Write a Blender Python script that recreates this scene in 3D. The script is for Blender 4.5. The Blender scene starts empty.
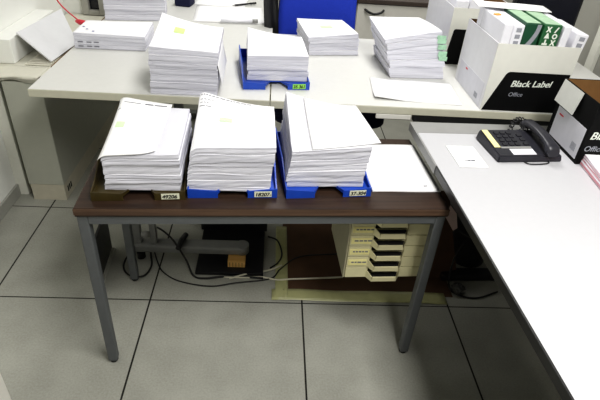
import bpy, bmesh, math, random
from mathutils import Vector, Matrix
random.seed(7)
scene = bpy.context.scene
COL = scene.collection
PI = math.pi
R = math.radians

# ------------------------------------------------------------------ materials
def new_mat(name):
    m = bpy.data.materials.new(name); m.use_nodes = True
    nt = m.node_tree; b = nt.nodes['Principled BSDF']
    return m, nt, b

def mat(name, col, rough=.5, metal=0, var=.06, scale=30, spec=.5, bump=0, stretch=None):
    """procedural: base colour modulated by noise in object space"""
    m, nt, b = new_mat(name)
    tc = nt.nodes.new('ShaderNodeTexCoord'); n = nt.nodes.new('ShaderNodeTexNoise')
    n.inputs['Scale'].default_value = scale; n.inputs['Detail'].default_value = 3
    src = tc.outputs['Object']
    if stretch:
        mp = nt.nodes.new('ShaderNodeMapping'); mp.inputs['Scale'].default_value = stretch
        nt.links.new(src, mp.inputs['Vector']); src = mp.outputs['Vector']
    nt.links.new(src, n.inputs['Vector'])
    r = nt.nodes.new('ShaderNodeValToRGB')
    r.color_ramp.elements[0].position = .3; r.color_ramp.elements[1].position = .7
    lo = [max(0, c*(1-var)) for c in col]; hi = [min(1, c*(1+var)) for c in col]
    r.color_ramp.elements[0].color = (*lo, 1); r.color_ramp.elements[1].color = (*hi, 1)
    nt.links.new(n.outputs['Fac'], r.inputs['Fac']); nt.links.new(r.outputs['Color'], b.inputs['Base Color'])
    b.inputs['Roughness'].default_value = rough; b.inputs['Metallic'].default_value = metal
    b.inputs['Specular IOR Level'].default_value = spec
    if bump:
        bp = nt.nodes.new('ShaderNodeBump'); bp.inputs['Strength'].default_value = bump; bp.inputs['Distance'].default_value = .002
        nt.links.new(n.outputs['Fac'], bp.inputs['Height']); nt.links.new(bp.outputs['Normal'], b.inputs['Normal'])
    return m

def srgb(r, g, b):
    f = lambda c: ((c/255+.055)/1.055)**2.4 if c > 10 else c/255/12.92
    return (f(r), f(g), f(b))

def floor_mat():
    m, nt, b = new_mat('floor_tiles'); N = nt.nodes.new; L = nt.links.new
    g = N('ShaderNodeNewGeometry'); s = N('ShaderNodeSeparateXYZ'); L(g.outputs['Position'], s.inputs[0])
    def joint(sock, w):
        a = N('ShaderNodeMath'); a.operation = 'PINGPONG'; a.inputs[1].default_value = .3
        L(sock, a.inputs[0])
        c = N('ShaderNodeMath'); c.operation = 'LESS_THAN'; c.inputs[1].default_value = w; L(a.outputs[0], c.inputs[0])
        return c.outputs[0]
    mx = N('ShaderNodeMath'); mx.operation = 'MAXIMUM'
    L(joint(s.outputs['X'], .0032), mx.inputs[0]); L(joint(s.outputs['Y'], .0026), mx.inputs[1])
    n1 = N('ShaderNodeTexNoise'); n1.inputs['Scale'].default_value = 150; n1.inputs['Detail'].default_value = 4
    n2 = N('ShaderNodeTexNoise'); n2.inputs['Scale'].default_value = 6; n2.inputs['Detail'].default_value = 2
    L(g.outputs['Position'], n1.inputs['Vector']); L(g.outputs['Position'], n2.inputs['Vector'])
    ad = N('ShaderNodeMath'); ad.operation = 'ADD'; L(n1.outputs['Fac'], ad.inputs[0]); L(n2.outputs['Fac'], ad.inputs[1])
    r = N('ShaderNodeValToRGB'); r.color_ramp.elements[0].position = .7; r.color_ramp.elements[1].position = 1.3
    r.color_ramp.elements[0].color = (*srgb(152, 152, 143), 1); r.color_ramp.elements[1].color = (*srgb(172, 172, 163), 1)
    hm = N('ShaderNodeMath'); hm.operation = 'MULTIPLY'; hm.inputs[1].default_value = .5; L(ad.outputs[0], hm.inputs[0])
    r.color_ramp.elements[0].position = .35; r.color_ramp.elements[1].position = .65
    L(hm.outputs[0], r.inputs['Fac'])
    mix = N('ShaderNodeMix'); mix.data_type = 'RGBA'
    L(mx.outputs[0], mix.inputs[0]); L(r.outputs['Color'], mix.inputs[6]); mix.inputs[7].default_value = (.018, .017, .014, 1)
    L(mix.outputs[2], b.inputs['Base Color']); b.inputs['Roughness'].default_value = .45
    b.inputs['Specular IOR Level'].default_value = .25
    return m

def strata_mat(name, c0, c1, scale=340):
    """the edges of stacked sheets: thin horizontal lines"""
    m, nt, b = new_mat(name); N = nt.nodes.new; L = nt.links.new
    tc = N('ShaderNodeTexCoord'); mp = N('ShaderNodeMapping'); mp.inputs['Scale'].default_value = (3, 3, scale)
    n = N('ShaderNodeTexNoise'); n.inputs['Scale'].default_value = 1; n.inputs['Detail'].default_value = 2
    L(tc.outputs['Object'], mp.inputs['Vector']); L(mp.outputs['Vector'], n.inputs['Vector'])
    r = N('ShaderNodeValToRGB'); r.color_ramp.elements[0].position = .32; r.color_ramp.elements[1].position = .6
    r.color_ramp.elements[0].color = (*c0, 1); r.color_ramp.elements[1].color = (*c1, 1)
    L(n.outputs['Fac'], r.inputs['Fac']); L(r.outputs['Color'], b.inputs['Base Color'])
    b.inputs['Roughness'].default_value = .8; b.inputs['Specular IOR Level'].default_value = .1
    return m

def wood_mat(name, c0, c1, rough=.4):
    m, nt, b = new_mat(name); N = nt.nodes.new; L = nt.links.new
    tc = N('ShaderNodeTexCoord'); mp = N('ShaderNodeMapping'); mp.inputs['Scale'].default_value = (2.2, 45, 45)
    n = N('ShaderNodeTexNoise'); n.inputs['Scale'].default_value = 1.5; n.inputs['Detail'].default_value = 6; n.inputs['Distortion'].default_value = .6
    L(tc.outputs['Object'], mp.inputs['Vector']); L(mp.outputs['Vector'], n.inputs['Vector'])
    r = N('ShaderNodeValToRGB'); r.color_ramp.elements[0].position = .32; r.color_ramp.elements[1].position = .68
    r.color_ramp.elements[0].color = (*c0, 1); r.color_ramp.elements[1].color = (*c1, 1)
    L(n.outputs['Fac'], r.inputs['Fac']); L(r.outputs['Color'], b.inputs['Base Color'])
    b.inputs['Roughness'].default_value = rough; b.inputs['Specular IOR Level'].default_value = .3
    return m

M = {}
M['floor'] = floor_mat()
M['wall'] = mat('wall_paint', srgb(240, 241, 236), .8, var=.03, scale=4)
M['wall_grey'] = mat('grey_wall_paint', srgb(165, 164, 156), .8, var=.04, scale=4)
M['ceil'] = mat('ceiling_panels', srgb(110, 110, 110), .9, var=.03)
M['baseboard'] = mat('baseboard_grey', srgb(165, 165, 158), .6, var=.03)
M['frame_white'] = mat('white_frame', srgb(225, 225, 215), .5, var=.02)
M['laminate'] = mat('light_grey_laminate', srgb(208, 208, 204), .38, var=.015, scale=60)
M['laminate_edge'] = mat('laminate_edge', srgb(196, 194, 176), .5, var=.03)
M['white_lam'] = mat('white_laminate', srgb(190, 190, 193), .45, var=.01, scale=50)
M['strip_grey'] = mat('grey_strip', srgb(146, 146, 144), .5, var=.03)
M['black_edge'] = mat('black_edge', srgb(34, 34, 34), .4, var=.1)
M['walnut'] = wood_mat('walnut_laminate', srgb(44, 33, 27), srgb(66, 50, 40))
M['walnut_edge'] = wood_mat('walnut_edge_band', srgb(80, 62, 50), srgb(106, 84, 68))
M['steel'] = mat('grey_painted_steel', srgb(98, 101, 103), .45, metal=.1, var=.05)
M['steel_light'] = mat('light_grey_steel', srgb(140, 141, 140), .45, metal=.1, var=.04)
M['rubber'] = mat('black_rubber', srgb(40, 40, 40), .8, var=.1)
M['black'] = mat('black_plastic', srgb(28, 28, 31), .45, var=.15)
M['black_card'] = mat('black_printed_card', srgb(9, 9, 10), .7, var=.12, spec=.2)
M['phone'] = mat('charcoal_phone_plastic', srgb(44, 44, 51), .38, var=.08)
M['key'] = mat('phone_keys', srgb(40, 40, 46), .5, var=.1)
M['paper'] = mat('white_paper', srgb(238, 238, 240), .85, var=.012, scale=14, spec=.1)
M['paper_grey'] = mat('greyish_paper', srgb(214, 214, 220), .85, var=.012, scale=14, spec=.1)
M['paper_warm'] = mat('plain_paper', srgb(240, 240, 240), .85, var=.012, scale=14, spec=.1)
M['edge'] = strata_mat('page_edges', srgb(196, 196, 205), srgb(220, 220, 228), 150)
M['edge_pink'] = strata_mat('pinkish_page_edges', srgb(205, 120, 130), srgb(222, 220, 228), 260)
M['ink'] = mat('grey_print', srgb(120, 120, 128), .8, var=.2, scale=200)
M['ink_faint'] = mat('faint_grey_print', srgb(198, 198, 206), .8, var=.05, scale=200)
M['ink_dark'] = mat('black_ink', srgb(25, 25, 25), .7, var=.1)
M['ink_blue'] = mat('blue_print', srgb(90, 100, 160), .7, var=.1)
M['hilite'] = mat('yellow_green_marker', srgb(205, 250, 150), .8, var=.05)
M['hilite_faint'] = mat('faint_green_marker', srgb(204, 246, 186), .8, var=.02)
M['green_tab'] = mat('mint_index_tab', srgb(165, 205, 175), .7, var=.12, scale=90)
M['label_cream'] = mat('label_paper', srgb(226, 228, 205), .7, var=.02)
M['label_green'] = mat('green_label', srgb(150, 215, 95), .7, var=.04)
M['blue_tray'] = mat('blue_tray_plastic', srgb(30, 74, 178), .35, var=.05)
M['olive_tray'] = mat('olive_tray_plastic', srgb(66, 56, 28), .35, var=.12)
M['blue_fabric'] = mat('blue_chair_fabric', srgb(38, 66, 190), .9, var=.08, scale=300, bump=.2)
M['navy_fabric'] = mat('navy_chair_fabric', srgb(22, 26, 60), .9, var=.15, scale=300, bump=.2)
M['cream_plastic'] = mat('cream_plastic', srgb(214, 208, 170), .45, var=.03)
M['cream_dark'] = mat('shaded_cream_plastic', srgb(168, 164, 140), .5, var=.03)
M['card_yellow'] = mat('pale_yellow_card', srgb(236, 228, 165), .8, var=.03)
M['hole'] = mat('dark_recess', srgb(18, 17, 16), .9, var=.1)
M['beige'] = mat('beige_metal', srgb(194, 189, 172), .6, var=.04)
M['unit_grey'] = mat('convector_grey', srgb(178, 179, 167), .55, var=.02)
M['unit_cream'] = mat('convector_cream', srgb(212, 210, 196), .6, var=.03)
M['grille'] = mat('brown_grille', srgb(112, 84, 46), .6, var=.1)
M['board_white'] = mat('white_board', srgb(222, 223, 225), .6, var=.015)
M['box_grey'] = mat('pale_grey_box', srgb(196, 197, 192), .6, var=.03)
M['red'] = mat('red_plastic', srgb(205, 50, 66), .45, var=.08)
M['white_card'] = mat('white_printed_card', srgb(220, 220, 212), .65, var=.02)
M['side_card'] = mat('white_carton_side', srgb(216, 216, 220), .65, var=.02)
M['ship_label'] = mat('grey_shipping_label', srgb(205, 205, 212), .6, var=.03)
M['kraft'] = mat('brown_cardboard', srgb(128, 94, 54), .8, var=.08, scale=20)
M['kraft_dark'] = mat('old_brown_cardboard', srgb(84, 60, 40), .85, var=.15, scale=12)
M['tape'] = mat('yellowish_packing_tape', srgb(176, 176, 130), .3, var=.08, scale=25)
M['green_wrap'] = mat('green_ream_wrapper', srgb(40, 96, 58), .4, var=.06)
M['dark_green_wrap'] = mat('dark_green_ream_wrapper', srgb(22, 74, 50), .4, var=.08)
M['wrap_white'] = mat('white_ream_wrapper', srgb(230, 230, 236), .5, var=.015)
M['wrap_grey'] = mat('grey_print_on_wrapper', srgb(150, 152, 160), .6, var=.1)
M['green_sheen'] = mat('green_wrap_top_sheen', srgb(176, 206, 176), .4, var=.1, scale=40)  # wrapper green paled by the light its top reflects
M['icon_white'] = mat('white_icon_print', srgb(225, 230, 220), .6, var=.02)
M['cab_white'] = mat('white_cabinet', srgb(218, 216, 208), .5, var=.02)
M['cab_beige'] = mat('beige_cabinet', srgb(206, 202, 190), .55, var=.02)
M['counter'] = mat('dark_worktop', srgb(74, 64, 58), .5, var=.1)
M['wood_block'] = wood_mat('raw_pine', srgb(196, 150, 84), srgb(226, 186, 118), .7)
M['cable_black'] = mat('black_cable', srgb(26, 26, 26), .5, var=.1)
M['cable_white'] = mat('white_cable', srgb(214, 210, 190), .5, var=.05)
M['dark_panel'] = mat('dark_grey_panel', srgb(70, 70, 66), .6, var=.08)
M['pale_rail'] = mat('pale_grey_rail', srgb(176, 176, 166), .5, var=.04)
M['screen'] = mat('dark_screen_glass', srgb(16, 18, 32), .12, var=.3, scale=8)
M['pink'] = mat('pale_pink_paper', srgb(214, 190, 186), .8, var=.05)
M['orange'] = mat('orange_paper', srgb(235, 170, 90), .8, var=.05)

# ------------------------------------------------------------------ geometry helpers
class MB:
    def __init__(s): s.bm = bmesh.new(); s.mats = []
    def mi(s, m):
        if m not in s.mats: s.mats.append(m)
        return s.mats.index(m)
    def box(s, x0, x1, y0, y1, z0, z1, m, bev=0, mtx=None):
        i = s.mi(m)
        vs = [s.bm.verts.new(p) for p in [(x0,y0,z0),(x1,y0,z0),(x1,y1,z0),(x0,y1,z0),(x0,y0,z1),(x1,y0,z1),(x1,y1,z1),(x0,y1,z1)]]
        fs = [s.bm.faces.new([vs[k] for k in q]) for q in [(3,2,1,0),(4,5,6,7),(0,1,5,4),(1,2,6,5),(2,3,7,6),(3,0,4,7)]]
        for f in fs: f.material_index = i
        if bev:
            es = list({e for f in fs for e in f.edges})
            r = bmesh.ops.bevel(s.bm, geom=es, offset=bev, segments=2, affect='EDGES', profile=.5)
            vs = list({v for v in vs if v.is_valid} | {v for f in r['faces'] for v in f.verts})
            for f in r['faces']: f.material_index = i
        if mtx is not None: bmesh.ops.transform(s.bm, matrix=mtx, verts=[v for v in vs if v.is_valid])
        return s
    def hexa(s, pts, m):
        i = s.mi(m); vs = [s.bm.verts.new(p) for p in pts]
        for q in [(3,2,1,0),(4,5,6,7),(0,1,5,4),(1,2,6,5),(2,3,7,6),(3,0,4,7)]:
            f = s.bm.faces.new([vs[k] for k in q]); f.material_index = i
        return s
    def prism(s, pts, vec, m):
        """extrude polygon pts (3-D) by vec"""
        i = s.mi(m); v = Vector(vec)
        a = [s.bm.verts.new(p) for p in pts]; b = [s.bm.verts.new(Vector(p)+v) for p in pts]
        n = len(pts)
        fs = [s.bm.faces.new(a[::-1]), s.bm.faces.new(b)]
        for k in range(n): fs.append(s.bm.faces.new([a[k], a[(k+1)%n], b[(k+1)%n], b[k]]))
        for f in fs: f.material_index = i
        bmesh.ops.recalc_face_normals(s.bm, faces=fs)
        return s
    def tube(s, path, r, m, n=8, smooth=True, cap=True):
        i = s.mi(m); P = [Vector(p) for p in path]; rings = []
        rr = r if isinstance(r, (list, tuple)) else [r]*len(P)
        up = Vector((0, 0, 1))
        for k, p in enumerate(P):
            t = (P[min(k+1, len(P)-1)]-P[max(k-1, 0)]).normalized()
            a = t.cross(up if abs(t.z) < .95 else Vector((1, 0, 0))).normalized(); b = t.cross(a).normalized()
            rings.append([s.bm.verts.new(p+rr[k]*(math.cos(2*PI*j/n)*a+math.sin(2*PI*j/n)*b)) for j in range(n)])
        fs = []
        for k in range(len(P)-1):
            for j in range(n):
                fs.append(s.bm.faces.new([rings[k][j], rings[k][(j+1)%n], rings[k+1][(j+1)%n], rings[k+1][j]]))
        for f in fs: f.smooth = smooth
        if cap: fs += [s.bm.faces.new(rings[0][::-1]), s.bm.faces.new(rings[-1])]
        for f in fs: f.material_index = i
        bmesh.ops.recalc_face_normals(s.bm, faces=fs)
        return s
    def lathe(s, cx, cy, prof, m, n=24):
        i = s.mi(m); rings = [[s.bm.verts.new((cx+r*math.cos(2*PI*j/n), cy+r*math.sin(2*PI*j/n), z)) for j in range(n)] for r, z in prof]
        fs = []
        for k in range(len(prof)-1):
            for j in range(n):
                f = s.bm.faces.new([rings[k][j], rings[k][(j+1)%n], rings[k+1][(j+1)%n], rings[k+1][j]]); f.smooth = True; fs.append(f)
        fs += [s.bm.faces.new(rings[0][::-1])]
        for f in fs: f.material_index = i
        return s
    def surf(s, fn, nu, nv, m, th=0, smooth=True):
        """grid surface fn(u,v)->xyz, optionally thickened downwards"""
        i = s.mi(m); fs = []
        top = [[s.bm.verts.new(fn(a/nu, b/nv)) for a in range(nu+1)] for b in range(nv+1)]
        for b in range(nv):
            for a in range(nu):
                f = s.bm.faces.new([top[b][a], top[b][a+1], top[b+1][a+1], top[b+1][a]]); f.smooth = smooth; fs.append(f)
        if th:
            bot = [[s.bm.verts.new(top[b][a].co-Vector((0, 0, th))) for a in range(nu+1)] for b in range(nv+1)]
            for b in range(nv):
                for a in range(nu):
                    fs.append(s.bm.faces.new([bot[b+1][a], bot[b+1][a+1], bot[b][a+1], bot[b][a]]))
            loop = lambda g: [g[0][a] for a in range(nu+1)]+[g[b][nu] for b in range(1, nv+1)]+[g[nv][a] for a in range(nu-1, -1, -1)]+[g[b][0] for b in range(nv-1, 0, -1)]
            t, o = loop(top), loop(bot)
            for k in range(len(t)): fs.append(s.bm.faces.new([o[k], o[(k+1)%len(o)], t[(k+1)%len(t)], t[k]]))
        for f in fs: f.material_index = i
        return s
    def build(s, name, parent=None, loc=None, rotz=0, sharp=False):
        me = bpy.data.meshes.new(name); s.bm.to_mesh(me); s.bm.free()
        for m in s.mats: me.materials.append(m)
        o = bpy.data.objects.new(name, me); COL.objects.link(o)
        if parent: o.parent = parent
        if loc is not None: o.location = loc
        if rotz: o.rotation_euler = (0, 0, rotz)
        return o

def tag(o, label, cat, group=None, kind=None):
    o['label'] = label; o['category'] = cat
    if group: o['group'] = group
    if kind: o['kind'] = kind
    return o
def thing(name, label, cat, loc=(0, 0, 0), rotz=0, group=None):
    o = bpy.data.objects.new(name, None); COL.objects.link(o); o.empty_display_size = .05
    o.location = loc; o.rotation_euler = (0, 0, rotz)
    return tag(o, label, cat, group)
def struct(o): o['kind'] = 'structure'; return o

def text(name, body, size, mtx, m, parent, shear=0, bold=0, extr=.0003):
    """lettering turned into a mesh; mtx places it (x right, y up, z out of the face)"""
    cu = bpy.data.curves.new(name+'_curve', 'FONT'); cu.body = body; cu.size = size; cu.shear = shear; cu.extrude = extr
    tmp = bpy.data.objects.new(name+'_tmp', cu); COL.objects.link(tmp)
    bpy.context.view_layer.update()
    me = bpy.data.meshes.new_from_object(tmp.evaluated_get(bpy.context.evaluated_depsgraph_get()))
    bpy.data.objects.remove(tmp); bpy.data.curves.remove(cu)
    me.name = name; me.materials.clear()
    if bold:
        bm = bmesh.new()
        for k in range(3):
            t2 = me.copy(); t2.transform(Matrix.Translation((bold*(k-1), bold*.4*(k-1), .00003*k))); bm.from_mesh(t2); bpy.data.meshes.remove(t2)
        bm.to_mesh(me); bm.free()
    me.materials.append(m); me.transform(mtx)
    o = bpy.data.objects.new(name, me); COL.objects.link(o); o.parent = parent
    return o
def face_mtx(origin, xdir, ydir):
    x = Vector(xdir).normalized(); y = Vector(ydir).normalized(); z = x.cross(y)
    return Matrix(((x.x, y.x, z.x, origin[0]), (x.y, y.y, z.y, origin[1]), (x.z, y.z, z.z, origin[2]), (0, 0, 0, 1)))
def spline(pts, n=8):
    P = [Vector(p) for p in pts]; P = [2*P[0]-P[1]]+P+[2*P[-1]-P[-2]]; out = []
    for i in range(1, len(P)-2):
        for k in range(n):
            t = k/n; a, b, c, d = P[i-1:i+3]
            out.append(.5*((2*b)+(c-a)*t+(2*a-5*b+4*c-d)*t*t+(3*b-a-3*c+d)*t**3))
    return out+[P[-2]]

# ------------------------------------------------------------------ camera, light
cam = bpy.data.cameras.new('camera'); co = bpy.data.objects.new('camera', cam); COL.objects.link(co)
F_PX, PITCH, YAW, ROLL = 504.43, .5934, .0777, .0799
cp, sp = math.cos(PITCH), math.sin(PITCH)
Fw = Vector((math.sin(YAW)*cp, math.cos(YAW)*cp, -sp)); Rt = Vector((math.cos(YAW), -math.sin(YAW), 0)); Up = Rt.cross(Fw)
R2 = Rt*math.cos(ROLL)+Up*math.sin(ROLL); U2 = -Rt*math.sin(ROLL)+Up*math.cos(ROLL)
co.matrix_world = Matrix(((R2.x, U2.x, -Fw.x, .4469), (R2.y, U2.y, -Fw.y, -1.4419), (R2.z, U2.z, -Fw.z, 1.4765), (0, 0, 0, 1)))
cam.sensor_width = 36; cam.lens = F_PX*36/600; cam.clip_start = .02
scene.camera = co

def area(name, loc, sx, sy, power, col=(1, .985, .96), tgt=None):
    l = bpy.data.lights.new(name, 'AREA'); l.shape = 'RECTANGLE'; l.size = sx; l.size_y = sy; l.energy = power; l.color = col
    o = bpy.data.objects.new(name, l); COL.objects.link(o); o.location = loc
    if tgt: o.rotation_euler = (Vector(tgt)-Vector(loc)).to_track_quat('-Z', 'Y').to_euler()
    return o
area('ceiling_lamp_front', (1.15, -1.4, 2.65), .6, 1.6, 67, (1, .985, .96))
area('ceiling_lamp_back', (.75, 1.3, 2.65), .6, 1.2, 32, (1, .985, .96))
w = bpy.data.worlds.new('world'); scene.world = w; w.use_nodes = True
w.node_tree.nodes['Background'].inputs[0].default_value = (.93, .96, 1.06, 1); w.node_tree.nodes['Background'].inputs[1].default_value = .03
scene.view_settings.view_transform = 'Standard'; scene.view_settings.look = 'Medium High Contrast'
scene.view_settings.exposure = 0

# ------------------------------------------------------------------ the room
XL, XR, YB = -.79, 2.1, 2.7
struct(MB().box(XL-.1, XR+.1, -4.0, YB+.1, -.05, 0, M['floor']).build('floor'))
struct(MB().box(XL-.1, XL, -4.0, YB+.1, 0, 2.7, M['wall']).build('wall_left'))
struct(MB().box(XL, XR+.1, YB, YB+.1, 0, 2.7, M['wall']).build('wall_back'))
struct(MB().box(XR, XR+.1, -4.0, YB, 0, 2.7, M['wall_grey']).build('wall_right'))
struct(MB().box(XL, XL+.012, -2.6, .70, 0, .062, M['baseboard'], .002).build('baseboard_left'))
struct(MB().box(XL-.1, XR+.1, -4.1, -4, 0, 2.7, M['wall_grey']).build('wall_front'))
struct(MB().box(XL-.1, XR+.1, -4.1, YB+.1, 2.7, 2.8, M['ceil']).build('ceiling'))
# narrow window beside a wall return at the far end of the convector
struct(MB().box(XL, -.50, 1.70, 1.76, 0, 2.7, M['wall']).build('wall_return'))
win = struct(MB().box(-.635, -.575, 1.69, 1.70, .66, 1.9, M['screen']).build('window_1'))
fr = MB()
for x0, x1 in ((-.675, -.635), (-.575, -.535)): fr.box(x0, x1, 1.66, 1.70, .636, 1.95, M['wall_grey'], .003)
fr.box(-.635, -.575, 1.66, 1.70, .636, .662, M['wall_grey'], .003).box(-.635, -.575, 1.66, 1.70, 1.9, 1.95, M['wall_grey'], .003)
struct(fr.build('window_frame', win))
# door in the right wall
dr = struct(MB().box(XR-.025, XR, -.2, 1.0, 0, 2.0, M['wall_grey'], .002).build('door_1'))
dfm = MB().box(XR-.045, XR, 1.0, 1.06, 0, 2.06, M['frame_white'], .003).box(XR-.045, XR, -.26, -.2, 0, 2.06, M['frame_white'], .003).box(XR-.045, XR, -.2, 1.0, 2.0, 2.06, M['frame_white'], .003)
struct(dfm.build('door_frame', dr))
struct(MB().box(XL, XL+.05, .70, .86, 0, .62, M['frame_white'], .003).build('trim_1'))

# convector along the left wall
cv = thing('convector_unit', 'long light grey convector cabinet with cream top along the left wall', 'convector', (-.705, .66, 0))
MB().box(0, .165, 0, 1.03, .09, .61, M['unit_grey'], .003).build('casing', cv)
b = MB().box(.004, .161, .004, 1.03, 0, .09, M['beige'])
for k in range(3): b.box(.1605, .1625, .04+.02*k, .05+.02*k, .03, .06, M['hole'])
b.build('plinth', cv)
top = MB().box(-.07, .17, .02, 1.035, .61, .632, M['unit_cream'], .003).box(.165, .175, .13, 1.035, .61, .637, M['grille'])
top.build('top_ledge', cv)
g = MB().box(.055, .155, .14, .60, .631, .6335, M['grille'])
for k in range(22): g.box(.05, .158, .14+.021*k, .151+.021*k, .632, .638, M['unit_cream'])
g.build('grille', cv)
def cover_fn(u, v):
    x = -.075+.235*u
    wav = .006*math.sin(u*9)
    if v < .3: return (x, -.006+.002*math.sin(u*14), .634-(.3-v)/.3*(.018+wav))
    return (x, -.006+(v-.3)/.7*.13, .6345+.002*math.sin(u*8+v*5))
MB().surf(cover_fn, 16, 10, M['unit_cream'], .0012).build('top_cover', cv)

tag(MB().box(0, .088, 0, .52, 0, .108, M['wall'], .004).build('storage_box', None, (XL+.001, .808, .6325)),
    'low off white box on the convector against the left wall', 'box')
tag(MB().hexa([(-.552,.832,.641),(-.528,1.108,.641),(-.660,1.318,.748),(-.695,.868,.752),(-.548,.832,.645),(-.524,1.108,.645),(-.656,1.318,.752),(-.691,.868,.756)], M['board_white']).build('slanted_board'),
    'flat white board leaning at a slant against the low box by the wall', 'board')
rc = thing('red_cord', 'thin red cord ending in a red plug behind the wide paper stack', 'cord')
MB().tube(spline([(-.62, 1.0, 1.02), (-.54, 1.0, .8727), (-.508, 1.0, .8307), (-.462, 1.0, .789)]), .003, M['red'], 6).build('cable', rc)
MB().tube([(-.47, .995, .785), (-.455, .99, .783), (-.43, .985, .781), (-.41, .98, .78)], [.006, .012, .012, .007], M['red'], 10).build('plug', rc)

# white cupboard whose corner shows bottom left
cb = thing('white_cupboard', 'corner of a white cupboard at the bottom left of the photo', 'cupboard', (-.655, -1.10, 0))
MB().box(0, .45, 0, .47, .05, .72, M['cab_white'], .003).build('body', cb)
MB().box(.01, .44, .01, .46, 0, .05, M['black_edge']).build('plinth', cb)
MB().box(.45, .466, .005, .465, .06, .71, M['cab_white'], .002).build('door', cb)

# ------------------------------------------------------------------ white desks at the back
DZ = .74
d1 = thing('office_desk', 'light grey desk at the back left, long side running away from view', 'desk', (-.415, .285, 0), 0, 'light grey desks at the back')
MB().box(0, .857, 0, 1.62, DZ-.03, DZ-.001, M['laminate_edge'], .002).box(.002, .855, .002, 1.618, DZ-.0012, DZ, M['laminate']).build('desk_top', d1)
for y in (.55, 1.4):
    MB().box(.40, .44, y-.02, y+.02, .08, .71, M['steel'], .003).build('column', d1)
    MB().box(.06, .80, y-.03, y+.03, 0, .04, M['steel'], .008).build('foot', d1)
d2 = thing('office_desk', 'light grey desk at the back right under the printed white carton', 'desk', (.445, .285, 0), 0, 'light grey desks at the back')
MB().box(0, 1.5, 0, .85, DZ-.03, DZ-.001, M['laminate_edge'], .002).box(.002, 1.498, .002, .848, DZ-.0012, DZ, M['laminate']).build('desk_top', d2)
MB().box(.395, .528, .0, .012, DZ-.05, DZ-.031, M['cab_white'], .002).build('pencil_drawer', d2)
MB().box(.54, 1.40, .004, .03, DZ-.058, DZ-.0305, M['black_edge'], .002).build('front_dark_strip', d2)  # black strip just below the front edge of the top
for x in (1.42,): MB().box(x, x+.04, .08, .78, 0, .709, M['steel'], .003).build('leg_panel', d2)
MB().box(.80, .86, .055, .115, 0, .709, M['steel'], .003).build('leg', d2)
# office chair behind
ch = thing('office_chair', 'blue office chair with black frame behind the back desks', 'chair', (.672, 1.02, 0))
def back_fn(u, v):
    s = 2*u-1; wv = .215*(1-.12*v**2)
    return (s*wv, .20+.10*v-.06*(1-s*s)*1+.06, .53+.50*v+.0*u-.03*(s*s)*(v > .9))
bm_ = MB()
NB = 14
prof = [(-.195, .50), (-.212, .56), (-.212, .70), (-.20, .85), (-.185, .97), (-.14, 1.04)]
def shell(off, th, m, grow, nm):
    q = MB()
    def fn(u, v):
        z = .52+.54*v; wv = (.206 - .02*v*v + grow)*(1 if v < .93 else 1-(v-.93)*2.2); s = 2*u-1
        if v < .08: wv *= .9+.1*v/.08
        return (s*wv, .245+off+.03*v+.035*s*s*-1+.02, z)
    i = q.mi(m); fr_, bk_ = [], []
    for bb in range(13):
        fr_.append([q.bm.verts.new(fn(a/12, bb/12)) for a in range(13)])
        bk_.append([q.bm.verts.new(Vector(fn(a/12, bb/12))+Vector((0, th, 0))) for a in range(13)])
    for bb in range(12):
        for a in range(12):
            f = q.bm.faces.new([fr_[bb][a], fr_[bb][a+1], fr_[bb+1][a+1], fr_[bb+1][a]]); f.smooth = True
            f = q.bm.faces.new([bk_[bb+1][a], bk_[bb+1][a+1], bk_[bb][a+1], bk_[bb][a]]); f.smooth = True
    lp = lambda g: [g[0][a] for a in range(13)]+[g[k][12] for k in range(1, 13)]+[g[12][a] for a in range(11, -1, -1)]+[g[k][0] for k in range(11, 0, -1)]
    A, B = lp(fr_), lp(bk_)
    for k in range(len(A)): q.bm.faces.new([A[k], B[k], B[(k+1) % len(B)], A[(k+1) % len(A)]])
    bmesh.ops.recalc_face_normals(q.bm, faces=q.bm.faces[:])
    return q.build(nm, ch)
shell(0, .05, M['blue_fabric'], 0, 'backrest')
shell(.052, .02, M['black'], .004, 'back_shell')
seat = MB(); n = 28; rings = []
for (sc, z) in ((.9, .40), (1, .415), (1, .455), (.95, .475), (.6, .48)):
    rg = []
    for k in range(n):
        t = 2*PI*k/n; c, s_ = math.cos(t), math.sin(t); e = .45
        rg.append(seat.bm.verts.new((.063+.285*sc*math.copysign(abs(c)**e, c), -.02+.25*sc*math.copysign(abs(s_)**e, s_), z)))
    rings.append(rg)
seat.mi(M['navy_fabric'])
for a, b_ in zip(rings, rings[1:]):
    for k in range(n):
        f = seat.bm.faces.new([a[k], a[(k+1) % n], b_[(k+1) % n], b_[k]]); f.smooth = True
seat.bm.faces.new(rings[0][::-1]); seat.bm.faces.new(rings[-1])
seat.build('seat', ch)
MB().box(-.03, .03, .10, .325, .36, .398, M['black'], .004).box(-.03, .03, .30, .335, .36, .60, M['black'], .004).build('back_bracket', ch)
for s_ in (-1,):
    MB().box(s_*.285-.03, s_*.285+.02, .16, .62, .64, .665, M['black'], .006).box(s_*.285-.018, s_*.285+.018, .30, .34, .40, .64, M['black'], .004).box(min(s_*.285, 0), max(s_*.285, 0), .30, .34, .385, .40, M['black']).build('armrest', ch)
MB().tube([(0, 0, .07), (0, 0, .36)], .025, M['black'], 12).build('gas_column', ch)
for k in range(5):
    t = 2*PI*k/5+.3; c, s_ = math.cos(t), math.sin(t)
    lg = MB().tube([(0, 0, .085), (.27*c, .27*s_, .06)], [.022, .014], M['black'], 8).build('base_leg', ch)
    MB().tube([(.27*c-.012*s_, .27*s_+.012*c, .026), (.27*c+.012*s_, .27*s_-.012*c, .026)], .026, M['rubber'], 12).build('caster', lg)

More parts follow.
